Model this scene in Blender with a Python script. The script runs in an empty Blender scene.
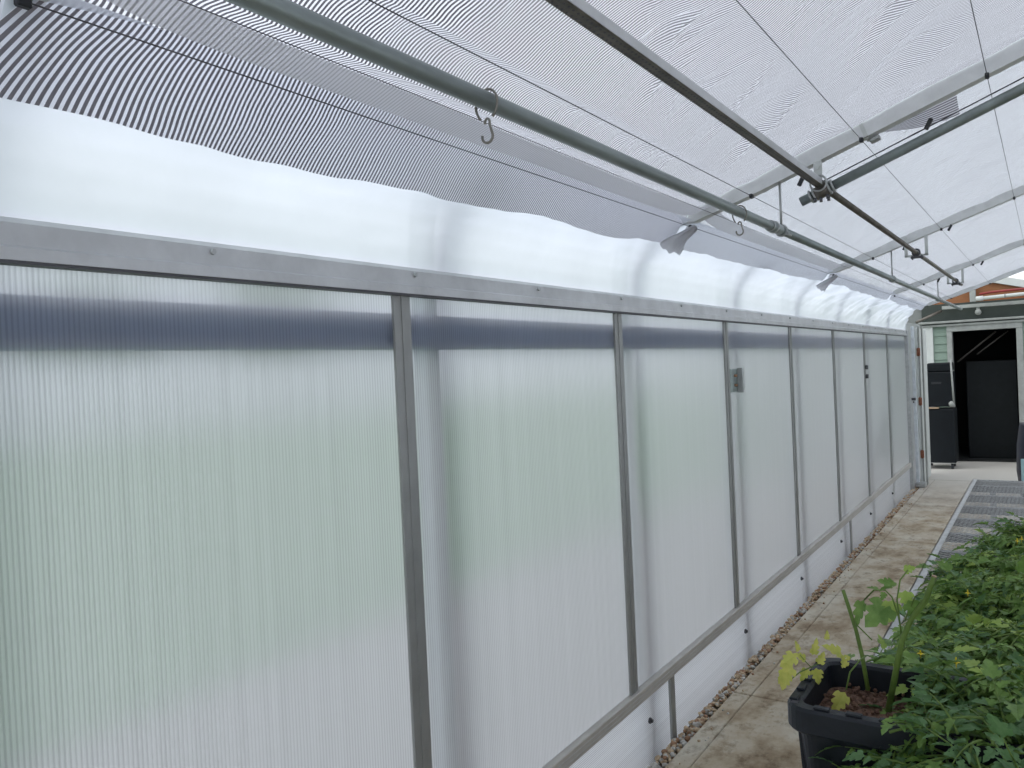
import bpy, math, random
from mathutils import Vector, Matrix, noise
random.seed(7)
C = bpy.context.scene.collection
R = math.radians
# ------------------------------------------------------------------ helpers
class MB:
    def __init__(s): s.v=[]; s.f=[]; s.sm=[]; s.mi=[]; s.uv=None; s.m=0
    def add(s, vs, fs, smooth=False):
        b=len(s.v); s.v+= [tuple(p) for p in vs]
        for f in fs: s.f.append([b+i for i in f]); s.sm.append(smooth); s.mi.append(s.m)
        return s
    def box(s, x0,x1,y0,y1,z0,z1, M=None, bev=0.0):
        if bev>0: return s.bbox(x0,x1,y0,y1,z0,z1,bev,M)
        vs=[Vector((x,y,z)) for x in (x0,x1) for y in (y0,y1) for z in (z0,z1)]
        if M: vs=[M@p for p in vs]
        return s.add(vs,[(0,1,3,2),(4,6,7,5),(0,4,5,1),(2,3,7,6),(0,2,6,4),(1,5,7,3)])
    def bbox(s,x0,x1,y0,y1,z0,z1,b,M=None):
        # box with chamfered edges
        X=(x0,x1);Y=(y0,y1);Z=(z0,z1); vs=[]; idx={}
        for i in (0,1):
            for j in (0,1):
                for k in (0,1):
                    sx=b*(1-2*i); sy=b*(1-2*j); sz=b*(1-2*k)
                    for a,p in enumerate(((X[i],Y[j]+sy,Z[k]+sz),(X[i]+sx,Y[j],Z[k]+sz),(X[i]+sx,Y[j]+sy,Z[k]))):
                        idx[i,j,k,a]=len(vs); vs.append(Vector(p))
        fs=[]
        for i in (0,1): fs.append([idx[i,j,k,0] for j,k in ((0,0),(0,1),(1,1),(1,0))])
        for j in (0,1): fs.append([idx[i,j,k,1] for i,k in ((0,0),(0,1),(1,1),(1,0))])
        for k in (0,1): fs.append([idx[i,j,k,2] for i,j in ((0,0),(0,1),(1,1),(1,0))])
        for i in (0,1):
            for j in (0,1): fs.append([idx[i,j,0,0],idx[i,j,1,0],idx[i,j,1,1],idx[i,j,0,1]])
            for k in (0,1): fs.append([idx[i,0,k,0],idx[i,1,k,0],idx[i,1,k,2],idx[i,0,k,2]])
        for j in (0,1):
            for k in (0,1): fs.append([idx[0,j,k,1],idx[1,j,k,1],idx[1,j,k,2],idx[0,j,k,2]])
        for i in (0,1):
            for j in (0,1):
                for k in (0,1): fs.append([idx[i,j,k,0],idx[i,j,k,1],idx[i,j,k,2]])
        if M: vs=[M@p for p in vs]
        c=sum(vs,Vector())/len(vs)
        out=[]
        for f in fs:
            n=(vs[f[1]]-vs[f[0]]).cross(vs[f[2]]-vs[f[0]]); fc=sum((vs[i] for i in f),Vector())/len(f)
            out.append(f if n.dot(fc-c)>0 else f[::-1])
        return s.add(vs,out)
    def tube(s, pts, r, n=10, caps=True, ry=None, closed=False):
        # sweep a ring along pts; r is a number or a list of radii
        pts=[Vector(p) for p in pts]; N=len(pts); rr=r if isinstance(r,(list,tuple)) else [r]*N
        t0=(pts[1]-pts[0]).normalized(); up=Vector((0,0,1)) if abs(t0.z)<.9 else Vector((1,0,0))
        a=t0.cross(up).normalized(); vs=[]
        for i,p in enumerate(pts):
            if closed: t=(pts[(i+1)%N]-pts[i-1]).normalized()
            else: t=(pts[min(i+1,N-1)]-pts[max(i-1,0)]).normalized()
            a=(a-t*a.dot(t)).normalized(); b=t.cross(a)
            for k in range(n):
                w=2*math.pi*k/n; vs.append(p+(a*math.cos(w)+b*math.sin(w))*rr[i])
        fs=[]
        for i in range(N if closed else N-1):
            j=(i+1)%N
            for k in range(n):
                fs.append((i*n+k,i*n+(k+1)%n,j*n+(k+1)%n,j*n+k))
        s.add(vs,fs,True)
        if caps and not closed:
            b=len(s.v)-N*n
            s.f.append([b+k for k in range(n)][::-1]); s.sm.append(False); s.mi.append(s.m)
            s.f.append([b+(N-1)*n+k for k in range(n)]); s.sm.append(False); s.mi.append(s.m)
        return s
    def ring(s, c, R_, r, axis='y', n=20, m=8, sy=1):
        c=Vector(c); P=[]
        for k in range(n):
            w=2*math.pi*k/n; u,v=R_*math.cos(w),R_*math.sin(w)*sy
            P.append(c+Vector({'y':(u,0,v),'x':(0,u,v),'z':(u,v,0)}[axis]))
        return s.tube(P,r,m,closed=True)
    def rect(s, pts, w, h, up=None):
        # rectangular section swept along pts in an XZ plane: w across y, h normal to the run
        pts=[Vector(p) for p in pts]; N=len(pts); vs=[]
        for i,p in enumerate(pts):
            t=(pts[min(i+1,N-1)]-pts[max(i-1,0)]).normalized(); nrm=Vector((-t.z,0,t.x))
            for a,b in ((-1,-1),(1,-1),(1,1),(-1,1)): vs.append(p+Vector((0,a*w/2,0))+nrm*(b*h/2))
        fs=[]
        for i in range(N-1):
            for k in range(4): fs.append((i*4+k,(i+1)*4+k,(i+1)*4+(k+1)%4,i*4+(k+1)%4))
        fs+=[(0,1,2,3),tuple((N-1)*4+k for k in (3,2,1,0))]
        return s.add(vs,fs)
    def build(s, name, mat, parent=None, loc=None):
        me=bpy.data.meshes.new(name); o=Vector(loc) if loc else Vector((0,0,0))
        me.from_pydata([tuple(Vector(p)-o) for p in s.v],[],s.f)
        mats=mat if isinstance(mat,(list,tuple)) else [mat]
        for m in mats: me.materials.append(m)
        me.polygons.foreach_set('use_smooth',s.sm); me.polygons.foreach_set('material_index',s.mi)
        if s.uv:
            l=me.uv_layers.new(name='UVMap')
            for lp in me.loops: l.data[lp.index].uv=s.uv[lp.vertex_index]
        me.update()
        ob=bpy.data.objects.new(name,me); C.objects.link(ob); ob.location=o
        if parent: ob.parent=parent; ob.location=o-Vector(parent.location) if True else o
        return ob
def tag(o,label,cat,group=None,kind=None):
    o['label']=label; o['category']=cat
    if group: o['group']=group
    if kind: o['kind']=kind
    return o
def thing(name,label,cat,loc=(0,0,0),group=None,kind=None):
    o=bpy.data.objects.new(name,None); C.objects.link(o); o.location=loc; o.empty_display_size=.05
    return tag(o,label,cat,group,kind)
def struct(o): o['kind']='structure'; return o
def lerp(a,b,t): return a+(b-a)*t
def prof(P,x):
    for (a,b),(c,d) in zip(P,P[1:]):
        if x<=c: return b+(d-b)*(x-a)/(c-a)
    (a,b),(c,d)=P[-2:]; return b+(d-b)*(x-a)/(c-a)
# ------------------------------------------------------------------ materials
def mat(name): 
    m=bpy.data.materials.new(name); m.use_nodes=True; nt=m.node_tree; nt.nodes.clear()
    out=nt.nodes.new('ShaderNodeOutputMaterial'); return m,nt,out
def N(nt,t,**k):
    n=nt.nodes.new(t)
    for a,b in k.items():
        if a in ('operation','blend_type','data_type','wave_type','bands_direction','noise_dimensions','feature','distance'): setattr(n,a,b)
        else: n.inputs[a].default_value=b
    return n
def L(nt,a,b): nt.links.new(a,b)
def ramp(nt,fac,stops):
    r=nt.nodes.new('ShaderNodeValToRGB'); e=r.color_ramp.elements
    while len(e)<len(stops): e.new(.5)
    for i,(p,c) in enumerate(stops): e[i].position=p; e[i].color=(*c,1)
    L(nt,fac,r.inputs[0]); return r
def simple(name,col,rough=.5,metal=0,var=.12,scale=14,bump=0,bscale=60,stretch=(1,1,1),col2=None,spec=.5,trans=0):
    m,nt,out=mat(name)
    tc=N(nt,'ShaderNodeTexCoord'); mp=N(nt,'ShaderNodeMapping'); mp.inputs['Scale'].default_value=stretch; L(nt,tc.outputs['Object'],mp.inputs[0])
    nz=N(nt,'ShaderNodeTexNoise',Scale=scale,Detail=5.0,Roughness=.6); L(nt,mp.outputs[0],nz.inputs['Vector'])
    c2=col2 or tuple(max(0,c*(1-var*2)) for c in col)
    rp=ramp(nt,nz.outputs['Fac'],[(.3,c2),(.7,col)])
    b=N(nt,'ShaderNodeBsdfPrincipled',Roughness=rough,Metallic=metal); b.inputs['Specular IOR Level'].default_value=spec
    L(nt,rp.outputs[0],b.inputs['Base Color'])
    if bump:
        n2=N(nt,'ShaderNodeTexNoise',Scale=bscale,Detail=4.0); L(nt,mp.outputs[0],n2.inputs['Vector'])
        bp=N(nt,'ShaderNodeBump',Strength=bump,Distance=.01); L(nt,n2.outputs['Fac'],bp.inputs['Height']); L(nt,bp.outputs[0],b.inputs['Normal'])
    if trans:
        t=N(nt,'ShaderNodeBsdfTranslucent'); L(nt,rp.outputs[0],t.inputs[0]); mx=N(nt,'ShaderNodeMixShader'); mx.inputs[0].default_value=trans
        L(nt,b.outputs[0],mx.inputs[1]); L(nt,t.outputs[0],mx.inputs[2]); L(nt,mx.outputs[0],out.inputs[0])
    else: L(nt,b.outputs[0],out.inputs[0])
    return m
def fluted(name,axis,pitch,rough=.22,fac=.5,tint=(.85,.865,.885),amp=.10):
    # twin wall polycarbonate: webs every <pitch> metres along <axis>
    m,nt,out=mat(name)
    tc=N(nt,'ShaderNodeTexCoord'); sp=N(nt,'ShaderNodeSeparateXYZ'); L(nt,tc.outputs['Object'],sp.inputs[0])
    mu=N(nt,'ShaderNodeMath',operation='MULTIPLY'); mu.inputs[1].default_value=2*math.pi/pitch; L(nt,sp.outputs[axis],mu.inputs[0])
    sn=N(nt,'ShaderNodeMath',operation='SINE'); L(nt,mu.outputs[0],sn.inputs[0])
    nz=N(nt,'ShaderNodeTexNoise',Scale=1.0,Detail=2.0); mp=N(nt,'ShaderNodeMapping'); mp.inputs['Scale'].default_value=(1,40,.15) if axis=='Y' else (1,.15,40)
    L(nt,tc.outputs['Object'],mp.inputs[0]); L(nt,mp.outputs[0],nz.inputs['Vector'])
    a=N(nt,'ShaderNodeMath',operation='MULTIPLY_ADD'); a.inputs[1].default_value=.35; L(nt,sn.outputs[0],a.inputs[0]); nm=N(nt,'ShaderNodeMath',operation='MULTIPLY_ADD'); nm.inputs[1].default_value=.45; nm.inputs[2].default_value=.22; L(nt,nz.outputs['Fac'],nm.inputs[0]); L(nt,nm.outputs[0],a.inputs[2])
    t2=tuple(c*(1-amp*2.2) for c in tint)
    rp=ramp(nt,a.outputs[0],[(.1,t2),(.55,tint)])
    rf=N(nt,'ShaderNodeBsdfRefraction',Roughness=rough,IOR=1.35); L(nt,rp.outputs[0],rf.inputs['Color'])
    tl=N(nt,'ShaderNodeBsdfTranslucent'); L(nt,rp.outputs[0],tl.inputs['Color'])
    m1=N(nt,'ShaderNodeMixShader'); m1.inputs[0].default_value=fac; L(nt,rf.outputs[0],m1.inputs[1]); L(nt,tl.outputs[0],m1.inputs[2])
    gl=N(nt,'ShaderNodeBsdfGlossy',Roughness=.28); m2=N(nt,'ShaderNodeMixShader'); fr=N(nt,'ShaderNodeFresnel',IOR=1.3)
    L(nt,fr.outputs[0],m2.inputs[0]); L(nt,m1.outputs[0],m2.inputs[1]); L(nt,gl.outputs[0],m2.inputs[2])
    bp=N(nt,'ShaderNodeBump',Strength=.35,Distance=.002); L(nt,sn.outputs[0],bp.inputs['Height'])
    L(nt,bp.outputs[0],gl.inputs['Normal'])
    L(nt,m2.outputs[0],out.inputs[0]); return m
def film_mat(name,see=.18,col=(.93,.97,1.0)):
    m,nt,out=mat(name)
    tc=N(nt,'ShaderNodeTexCoord'); nz=N(nt,'ShaderNodeTexNoise',Scale=3.0,Detail=6.0,Roughness=.65); L(nt,tc.outputs['Object'],nz.inputs['Vector'])
    rp=ramp(nt,nz.outputs['Fac'],[(.3,tuple(c*.93 for c in col)),(.65,col)])
    tl=N(nt,'ShaderNodeBsdfTranslucent'); df=N(nt,'ShaderNodeBsdfDiffuse'); tr=N(nt,'ShaderNodeBsdfTransparent')
    for n in (tl,df,tr): L(nt,rp.outputs[0],n.inputs[0])
    a=N(nt,'ShaderNodeMixShader'); a.inputs[0].default_value=.1; L(nt,tl.outputs[0],a.inputs[1]); L(nt,df.outputs[0],a.inputs[2])
    b=N(nt,'ShaderNodeMixShader'); b.inputs[0].default_value=see; L(nt,a.outputs[0],b.inputs[1]); L(nt,tr.outputs[0],b.inputs[2])
    g=N(nt,'ShaderNodeBsdfGlossy',Roughness=.25); c=N(nt,'ShaderNodeMixShader'); c.inputs[0].default_value=.05; L(nt,b.outputs[0],c.inputs[1]); L(nt,g.outputs[0],c.inputs[2])
    L(nt,c.outputs[0],out.inputs[0]); return m
def cloth_mat(name,pitch=.0095,dark=(.36,.35,.38),light=(.95,.95,.98),duty=.5,see=.22):
    # woven strips: UV.y runs along the greenhouse in metres
    m,nt,out=mat(name)
    uv=N(nt,'ShaderNodeUVMap'); sp=N(nt,'ShaderNodeSeparateXYZ'); L(nt,uv.outputs[0],sp.inputs[0])
    d=N(nt,'ShaderNodeMath',operation='DIVIDE'); d.inputs[1].default_value=pitch; L(nt,sp.outputs['Y'],d.inputs[0])
    fr=N(nt,'ShaderNodeMath',operation='FRACT'); L(nt,d.outputs[0],fr.inputs[0])
    g=N(nt,'ShaderNodeMath',operation='LESS_THAN'); g.inputs[1].default_value=duty; L(nt,fr.outputs[0],g.inputs[0])
    # white strip
    tl=N(nt,'ShaderNodeBsdfTranslucent'); tl.inputs[0].default_value=(*light,1); tr=N(nt,'ShaderNodeBsdfTransparent'); gl=N(nt,'ShaderNodeBsdfDiffuse'); gl.inputs[0].default_value=(*light,1)
    a=N(nt,'ShaderNodeMixShader'); a.inputs[0].default_value=.2; L(nt,tl.outputs[0],a.inputs[1]); L(nt,gl.outputs[0],a.inputs[2])
    b=N(nt,'ShaderNodeMixShader'); b.inputs[0].default_value=see; L(nt,a.outputs[0],b.inputs[1]); L(nt,tr.outputs[0],b.inputs[2])
    # dull aluminium strip
    dk=N(nt,'ShaderNodeBsdfPrincipled',Roughness=.45,Metallic=.5); dk.inputs['Base Color'].default_value=(*dark,1)
    tk=N(nt,'ShaderNodeBsdfTranslucent'); tk.inputs[0].default_value=(*dark,1); mk=N(nt,'ShaderNodeMixShader'); mk.inputs[0].default_value=.25
    L(nt,dk.outputs[0],mk.inputs[1]); L(nt,tk.outputs[0],mk.inputs[2])
    c=N(nt,'ShaderNodeMixShader'); L(nt,g.outputs[0],c.inputs[0]); L(nt,b.outputs[0],c.inputs[1]); L(nt,mk.outputs[0],c.inputs[2])
    L(nt,c.outputs[0],out.inputs[0]); return m

M_alu  = simple('aluminium',(.62,.635,.64),.42,.55,.10,9,.05,80,(1,1,1))
M_railw = simple('warm_aluminium',(.56,.54,.50),.5,.25,.08,9)
M_post = simple('aluminium_bar',(.34,.35,.34),.45,.4,.08,9)
M_galv = simple('galvanised_steel',(.50,.52,.52),.42,.6,.14,30,.05,90)
M_pipe = simple('galvanised_pipe',(.33,.38,.375),.42,.6,.16,14,.04,90,(1,.3,1))
M_conduit = simple('worn_conduit',(.20,.185,.16),.5,.6,.25,25,.15,180,(1,.5,1))
M_bow  = simple('box_tube_steel',(.70,.72,.72),.45,.35,.08,14,.04,60)
M_leg  = simple('outer_steel',(.30,.35,.42),.55,.2,.05,6)
M_beam = simple('outer_beam_skylit',(.56,.66,.84),.7,0,.06,4,trans=.22)  # pale blue and translucency put in as sky light on the shaded beam
M_wire = simple('dark_wire',(.10,.10,.11),.5,.3)
M_blk  = simple('black_plastic',(.018,.021,.026),.45,0,.2,20,.1,60)
M_tote = simple('tote_plastic',(.012,.016,.022),.45,0,.15,20,.08,90,spec=.35)
M_cab  = simple('cabinet_plastic',(.007,.010,.013),.6,0,.15,8,spec=.2)
M_white= simple('white_trim',(.60,.63,.61),.55,0,.06,8)
M_offw = simple('weathered_white',(.36,.38,.36),.6,0,.14,10)
M_wood = simple('plywood',(.33,.145,.055),.65,0,.25,5,.1,30,(.6,3,3),col2=(.24,.085,.03))
M_red  = simple('red_tube',(.30,.03,.025),.5,0,.2,20)
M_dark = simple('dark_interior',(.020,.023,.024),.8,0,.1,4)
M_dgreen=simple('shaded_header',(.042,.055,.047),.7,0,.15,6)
M_navy = simple('navy_plastic',(.012,.013,.035),.4,0,.1,8)
M_lblue= simple('pale_blue_plastic',(.45,.68,.72),.4,0,.1,8)
M_rust = simple('rusted_hinge',(.28,.10,.05),.7,.2,.25,50)
M_soil = simple('potting_soil',(.26,.15,.10),.95,0,.35,120,.8,140,col2=(.05,.025,.018))
M_mesh = simple('expanded_steel',(.58,.60,.61),.45,.5,.15,20)
M_frame= simple('bench_frame_steel',(.62,.63,.62),.5,.4,.12,20)
M_pebA = simple('pebble_tan',(.66,.53,.37),.85,0,.2,40,col2=(.42,.30,.19))
M_pebB = simple('pebble_grey',(.64,.62,.57),.85,0,.2,40)
M_pebC = simple('pebble_rust',(.45,.27,.16),.85,0,.2,40)
M_lath = simple('pale_lath',(.45,.33,.22),.7)
M_poly = fluted('twin_wall_panel','Y',.0088)
M_polyH= fluted('twin_wall_skirt','Z',.0075,.3,.6,(.93,.95,.98),.16)
M_film = film_mat('eave_film',.07,(.765,.79,.85))
M_film2= film_mat('roof_film',.10)
M_cloth= cloth_mat('shade_cloth',.0088,(.27,.26,.295),(.86,.855,.90),.53,.11)
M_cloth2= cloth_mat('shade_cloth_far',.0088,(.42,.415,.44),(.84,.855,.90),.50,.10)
M_gath = simple('bunched_cloth',(.74,.74,.77),.8,0,.05,30,.3,60,trans=.65)
M_hook = simple('dull_wire',(.26,.25,.22),.5,.5)
M_xbar = simple('cross_bar_steel',(.36,.37,.375),.6,.3)
M_edge = simple('bright_door_edge',(.88,.92,.95),.4,trans=.5)
M_hem  = cloth_mat('shade_cloth_hem',.0088,(.60,.61,.64),(.84,.85,.88),.4,.05)

def concrete():
    m,nt,out=mat('stained_concrete')
    tc=N(nt,'ShaderNodeTexCoord'); mp=N(nt,'ShaderNodeMapping'); mp.inputs['Scale'].default_value=(1.5,1,1); L(nt,tc.outputs['Object'],mp.inputs[0])
    n1=N(nt,'ShaderNodeTexNoise',Scale=2.6,Detail=8.0,Roughness=.62); L(nt,mp.outputs[0],n1.inputs['Vector'])
    r1=ramp(nt,n1.outputs['Fac'],[(.36,(.30,.225,.14)),(.47,(.47,.39,.275)),(.61,(.60,.555,.45))])
    n2=N(nt,'ShaderNodeTexNoise',Scale=11.0,Detail=9.0,Roughness=.7); L(nt,mp.outputs[0],n2.inputs['Vector'])
    r2=ramp(nt,n2.outputs['Fac'],[(.34,(.55,.50,.44)),(.50,(1,1,1))])
    mx=N(nt,'ShaderNodeMix',data_type='RGBA',blend_type='MULTIPLY'); mx.inputs[0].default_value=1; L(nt,r1.outputs[0],mx.inputs[6]); L(nt,r2.outputs[0],mx.inputs[7])
    # colour pales towards the far end, painting in the open-sky light there
    sp=N(nt,'ShaderNodeSeparateXYZ'); L(nt,tc.outputs['Object'],sp.inputs[0])
    mr=N(nt,'ShaderNodeMapRange'); mr.inputs[1].default_value=8.2; mr.inputs[2].default_value=11.0; L(nt,sp.outputs['Y'],mr.inputs[0])
    m2=N(nt,'ShaderNodeMix',data_type='RGBA'); L(nt,mr.outputs[0],m2.inputs[0]); L(nt,mx.outputs[2],m2.inputs[6]); m2.inputs[7].default_value=(.48,.465,.43,1)
    b=N(nt,'ShaderNodeBsdfPrincipled',Roughness=.75); L(nt,m2.outputs[2],b.inputs['Base Color'])
    n3=N(nt,'ShaderNodeTexNoise',Scale=90.0,Detail=5.0); L(nt,tc.outputs['Object'],n3.inputs['Vector'])
    bp=N(nt,'ShaderNodeBump',Strength=.3,Distance=.004); L(nt,n3.outputs['Fac'],bp.inputs['Height']); L(nt,bp.outputs[0],b.inputs['Normal'])
    L(nt,b.outputs[0],out.inputs[0]); return m
M_conc=concrete()
M_out_gravel=simple('pale_gravel_yard',(.44,.41,.40),.9,0,.08,6)
M_lawn=simple('lawn_grass',(.20,.36,.17),.9,0,.12,1.2)

# ------------------------------------------------------------------ camera (fitted from the photograph's vanishing points)
cam=bpy.data.cameras.new('camera'); co=bpy.data.objects.new('camera',cam); C.objects.link(co)
f,yaw,pitch,roll=790.0,.5965,-.0145,-.0464
cy,sy=math.cos(yaw),math.sin(yaw); cp,sp_=math.cos(pitch),math.sin(pitch)
fwd=Vector((-sy*cp,cy*cp,sp_)); right=Vector((cy,sy,0)); up=right.cross(fwd)
cr,sr=math.cos(roll),math.sin(roll); r2=right*cr+up*sr; u2=up*cr-right*sr
mw=Matrix((r2,u2,-fwd)).transposed().to_4x4(); mw.translation=Vector((1.355,0,1.60)); co.matrix_world=mw
cam.sensor_width=36; cam.lens=36*f/1024; cam.clip_start=.02; cam.clip_end=300
bpy.context.scene.camera=co

Y0,Y1=-3.17,10.25        # greenhouse ends
PS=1.507                 # first post
W=5.6                    # inner width of the house
RID=W/2
def rz(x):               # underside of the bows
    x=x if x<=RID else W-x
    return 2.047+.338*x
# ------------------------------------------------------------------ ground, path, setting
g=MB(); g.box(-40,-.13,-30,60,-.14,-.10); struct(g.build('ground_outside',M_out_gravel))
g=MB(); g.box(-34,-2.6,-30,60,-.10,-.085); o=g.build('lawn',M_lawn); tag(o,'green lawn seen blurred through the ribbed clear side panels','lawn',kind='stuff')
g=MB(); g.box(-.13,W+.3,Y0,10.88,-.14,.008); struct(g.build('floor_gravel_bed',simple('gravel_bed',(.22,.17,.12),.95,0,.3,80,.5,90)))
fl=MB()
ys=[Y0,-1.8,0,1.8,3.62,5.42,7.22,9.0,10.88]
for a,b in zip(ys,ys[1:]): fl.box(.078,.160,a+.006,b-.006,.009,.045,bev=.004); fl.box(.163,W-.085,a+.006,b-.006,.009,.045,bev=.004)
for a,b in zip(ys,ys[1:]): pass
struct(fl.build('floor',M_conc))
ap=MB(); ap.add([(x,y,z) for x in (-.6,6) for y,z in ((10.886,-.1),(16,-.1),(16,.004),(12.1,.004),(10.886,.045))],[(0,1,2,3,4),(9,8,7,6,5)]+[(i,5+i,5+(i+1)%5,(i+1)%5) for i in range(5)]); struct(ap.build('floor_apron',M_conc))
g=MB(); g.box(-.13,-.6,10.886,16,-.14,-.10)
# pebbles
pb=MB(); rnd=random.Random(3)
def pebble(mb,x,y,z,r):
    ax=[rnd.uniform(.6,1.15) for _ in range(3)]; M=Matrix.Translation((x,y,z))@Matrix.Rotation(rnd.uniform(0,6.28),4,'Z')@Matrix.Rotation(rnd.uniform(-.5,.5),4,'X')
    vs=[];n=6
    for i in range(1,4):
        th=math.pi*i/4
        for k in range(n):
            w=2*math.pi*k/n+i*.3; q=r*rnd.uniform(.88,1.1)
            vs.append(M@Vector((q*ax[0]*math.sin(th)*math.cos(w),q*ax[1]*math.sin(th)*math.sin(w),q*.7*ax[2]*math.cos(th))))
    vs.append(M@Vector((0,0,r*.7*ax[2]))); vs.append(M@Vector((0,0,-r*.7*ax[2])))
    fs=[]
    for i in range(2):
        for k in range(n): fs.append((i*n+k,(i+1)*n+k,(i+1)*n+(k+1)%n,i*n+(k+1)%n))
    for k in range(n): fs.append((3*n,k,(k+1)%n)); fs.append((3*n+1,2*n+(k+1)%n,2*n+k))
    mb.m=rnd.choices((0,1,2),(5,3,2))[0]; mb.add(vs,fs,True)
for i in range(3000):
    y=rnd.uniform(.3,10.8); pebble(pb,rnd.uniform(.014,.068),y,rnd.uniform(.016,.040),rnd.uniform(.008,.017)) if rnd.random()<.97 else pebble(pb,rnd.uniform(.08,.15),y,.05,rnd.uniform(.004,.008))
o=pb.build('pebbles',[M_pebA,M_pebB,M_pebC]); tag(o,'loose tan pebbles filling the gap between side wall and concrete path','pebbles',kind='stuff')
# ------------------------------------------------------------------ side wall
posts=[PS+1.22*i for i in range(-4,7)]+[10.12]
edges=[Y0]+posts
GP='ribbed clear wall panels between the upright bars'
allp=[PS+1.22*i for i in range(-4,8)]; 
for i in range(-4,7):
    a=PS+1.22*i; b=a+1.22 if i<6 else 10.12
    m=MB(); m.box(-.010,-.002,a+.008 if 1 else a,b-.008,.352,1.808)
    k=i
    lab={-4:'ribbed clear wall panel farthest back, well behind the camera off the photo\'s left',-3:'second ribbed clear wall panel back behind the camera, off the photo\'s left',-2:'ribbed clear wall panel just off the left edge of the photo, level with the camera',-1:'nearest ribbed clear wall panel, filling the left of the photo',0:'ribbed clear wall panel just right of the nearest upright bar',
      1:'third ribbed clear wall panel from the photo\'s left',2:'ribbed clear wall panel with a small steel latch plate on its near edge',3:'ribbed clear wall panel directly beyond the one with the latch plate',
      4:'third ribbed clear wall panel from the far corner of the wall',5:'ribbed clear wall panel where the blurred diagonal brace meets the skirt',6:'last ribbed clear wall panel, at the far corner by the open door'}[i]
    if lab is None: continue
    o=m.build('ribbed_clear_panel',M_poly); tag(o,lab,'wall panel',GP)
GB='aluminium upright bars on the side wall'
labs={-3:'upright aluminium bar farthest back behind the camera, off the photo\'s left',-2:'upright aluminium bar behind the camera, second one back off the photo\'s left',-1:'upright aluminium bar level with the camera, just off the photo\'s left edge',0:'widest upright aluminium bar, nearest to the camera on the side wall',1:'second upright aluminium bar on the wall counting from the photo\'s left',2:'third upright aluminium bar, holding the small latch plate',
 3:'fourth upright aluminium bar, one panel beyond the latch plate',4:'fifth upright aluminium bar, two panels beyond the latch plate',5:'sixth upright aluminium bar, with two dark clips at head height',6:'seventh upright aluminium bar, one panel before the far corner'}
for i in range(-3,7):
    a=PS+1.22*i; m=MB(); m.box(-.0015,.006,a-.031,a+.031,.350,1.8105); m.box(.006,.0085,a-.004,a+.004,.350,1.8105); m.box(-.014,-.0106,a-.02,a+.02,.353,1.80)
    o=m.build('upright_bar',M_post); tag(o,labs[i],'upright bar',GB)
    if i==5:
        for z in (1.50,1.42): q=MB(); q.box(.0086,.03,a-.02,a+.012,z-.018,z+.018,bev=.003); q.build('clip',M_wire,o)
o=MB(); o.box(-.012,.035,10.07,10.16,.0085,1.875,bev=.004)
o=struct(o.build('wall_corner_post',M_galv))
# top rail
t=thing('top_rail','long aluminium rail capping the ribbed wall panels under the white film','rail',(0,Y0,1.84))
m=MB(); m.add([(x,y,z) for y in (Y0,10.14) for x,z in ((-.016,1.882),(.006,1.882),(.016,1.872),(.018,1.836),(.024,1.832),(.024,1.812),(-.016,1.812))],
   [(i,(i+1)%7,7+(i+1)%7,7+i) for i in range(7)]+[tuple(range(6,-1,-1)),tuple(range(7,14))]); m.build('extrusion',M_alu,t)
m=MB(); m.box(-.004,.0225,Y0,10.14,1.8065,1.8119); m.build('gasket',M_wire,t)
for y in [.36+.595*k for k in range(17)]:
    q=MB(); zc=1.862 if int(y*10)%2 else 1.858
    q.tube([(.014,y,zc),(.0225,y,zc)],[.007,.0055],8); q.build('bolt_head',M_galv,t)
# bottom rail
t=thing('bottom_rail','grey aluminium rail along the foot of the ribbed panels','rail',(0,Y0,.3))
m=MB(); m.box(-.02,.020,Y0,10.12,.298,.349,bev=.003); m.build('extrusion',M_railw,t)
m=MB()
for z in (.315,.331): m.box(.0202,.0215,Y0,10.12,z-.0012,z+.0012)
m.build('groove_lines',M_frame,t)
# skirt panels
cut=[Y0+.01,3.08,6.74,10.10]
sl=['nearest ribbed skirt panel below the bottom rail, ending at the seam bar','long ribbed skirt panel beyond the near seam bar','farthest ribbed skirt panel, running to the corner post']
for i,(a,b) in enumerate(zip(cut,cut[1:])):
    m=MB(); m.box(-.008,-.001,a+.003,b-.003,.0085,.2975); o=m.build('skirt_panel',M_polyH); tag(o,sl[i],'skirt panel','skirt panels along the foot of the wall')
for y,l in ((3.08,'short seam bar joining the skirt panels near the black tub'),(6.74,'short seam bar joining the two far skirt panels')):
    m=MB(); m.box(-.0005,.008,y-.024,y+.024,.0085,.2975); o=m.build('seam_bar',M_post); tag(o,l,'seam bar','skirt seam bars')
for k,y in enumerate([2.86,4.06,5.2,6.38,7.6,8.8]):
    m=MB(); m.tube([(-.0005,y,.19),(.006,y,.19)],.012,10); m.tube([(.006,y,.19),(.014,y,.19)],.007,6)
    o=m.build('anchor_bolt',M_wire); tag(o,('dark anchor bolt in the skirt '+['just before the nearest seam bar','one bay beyond the nearest seam bar','two bays beyond the nearest seam bar','just before the far seam bar','just beyond the far seam bar','closest to the far corner'][k]),'bolt','anchor bolts in the skirt')
# latch plate
t=thing('latch_plate','small steel latch plate on the wall beside the third upright bar','latch',(.0,4.09,1.50))
m=MB(); m.box(-.0015,.006,3.99,4.10,1.445,1.565); m.build('plate',simple('latch_green',(.42,.50,.48),.5,.3),t)
m=MB(); m.box(.006,.034,4.085,4.10,1.44,1.57,bev=.003); m.box(.034,.04,4.07,4.10,1.44,1.57); m.build('angle',M_galv,t)
for z in (1.48,1.53): m=MB(); m.tube([(.006,4.045,z),(.02,4.045,z)],.007,8); m.build('screw',M_pebC,t)
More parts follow.
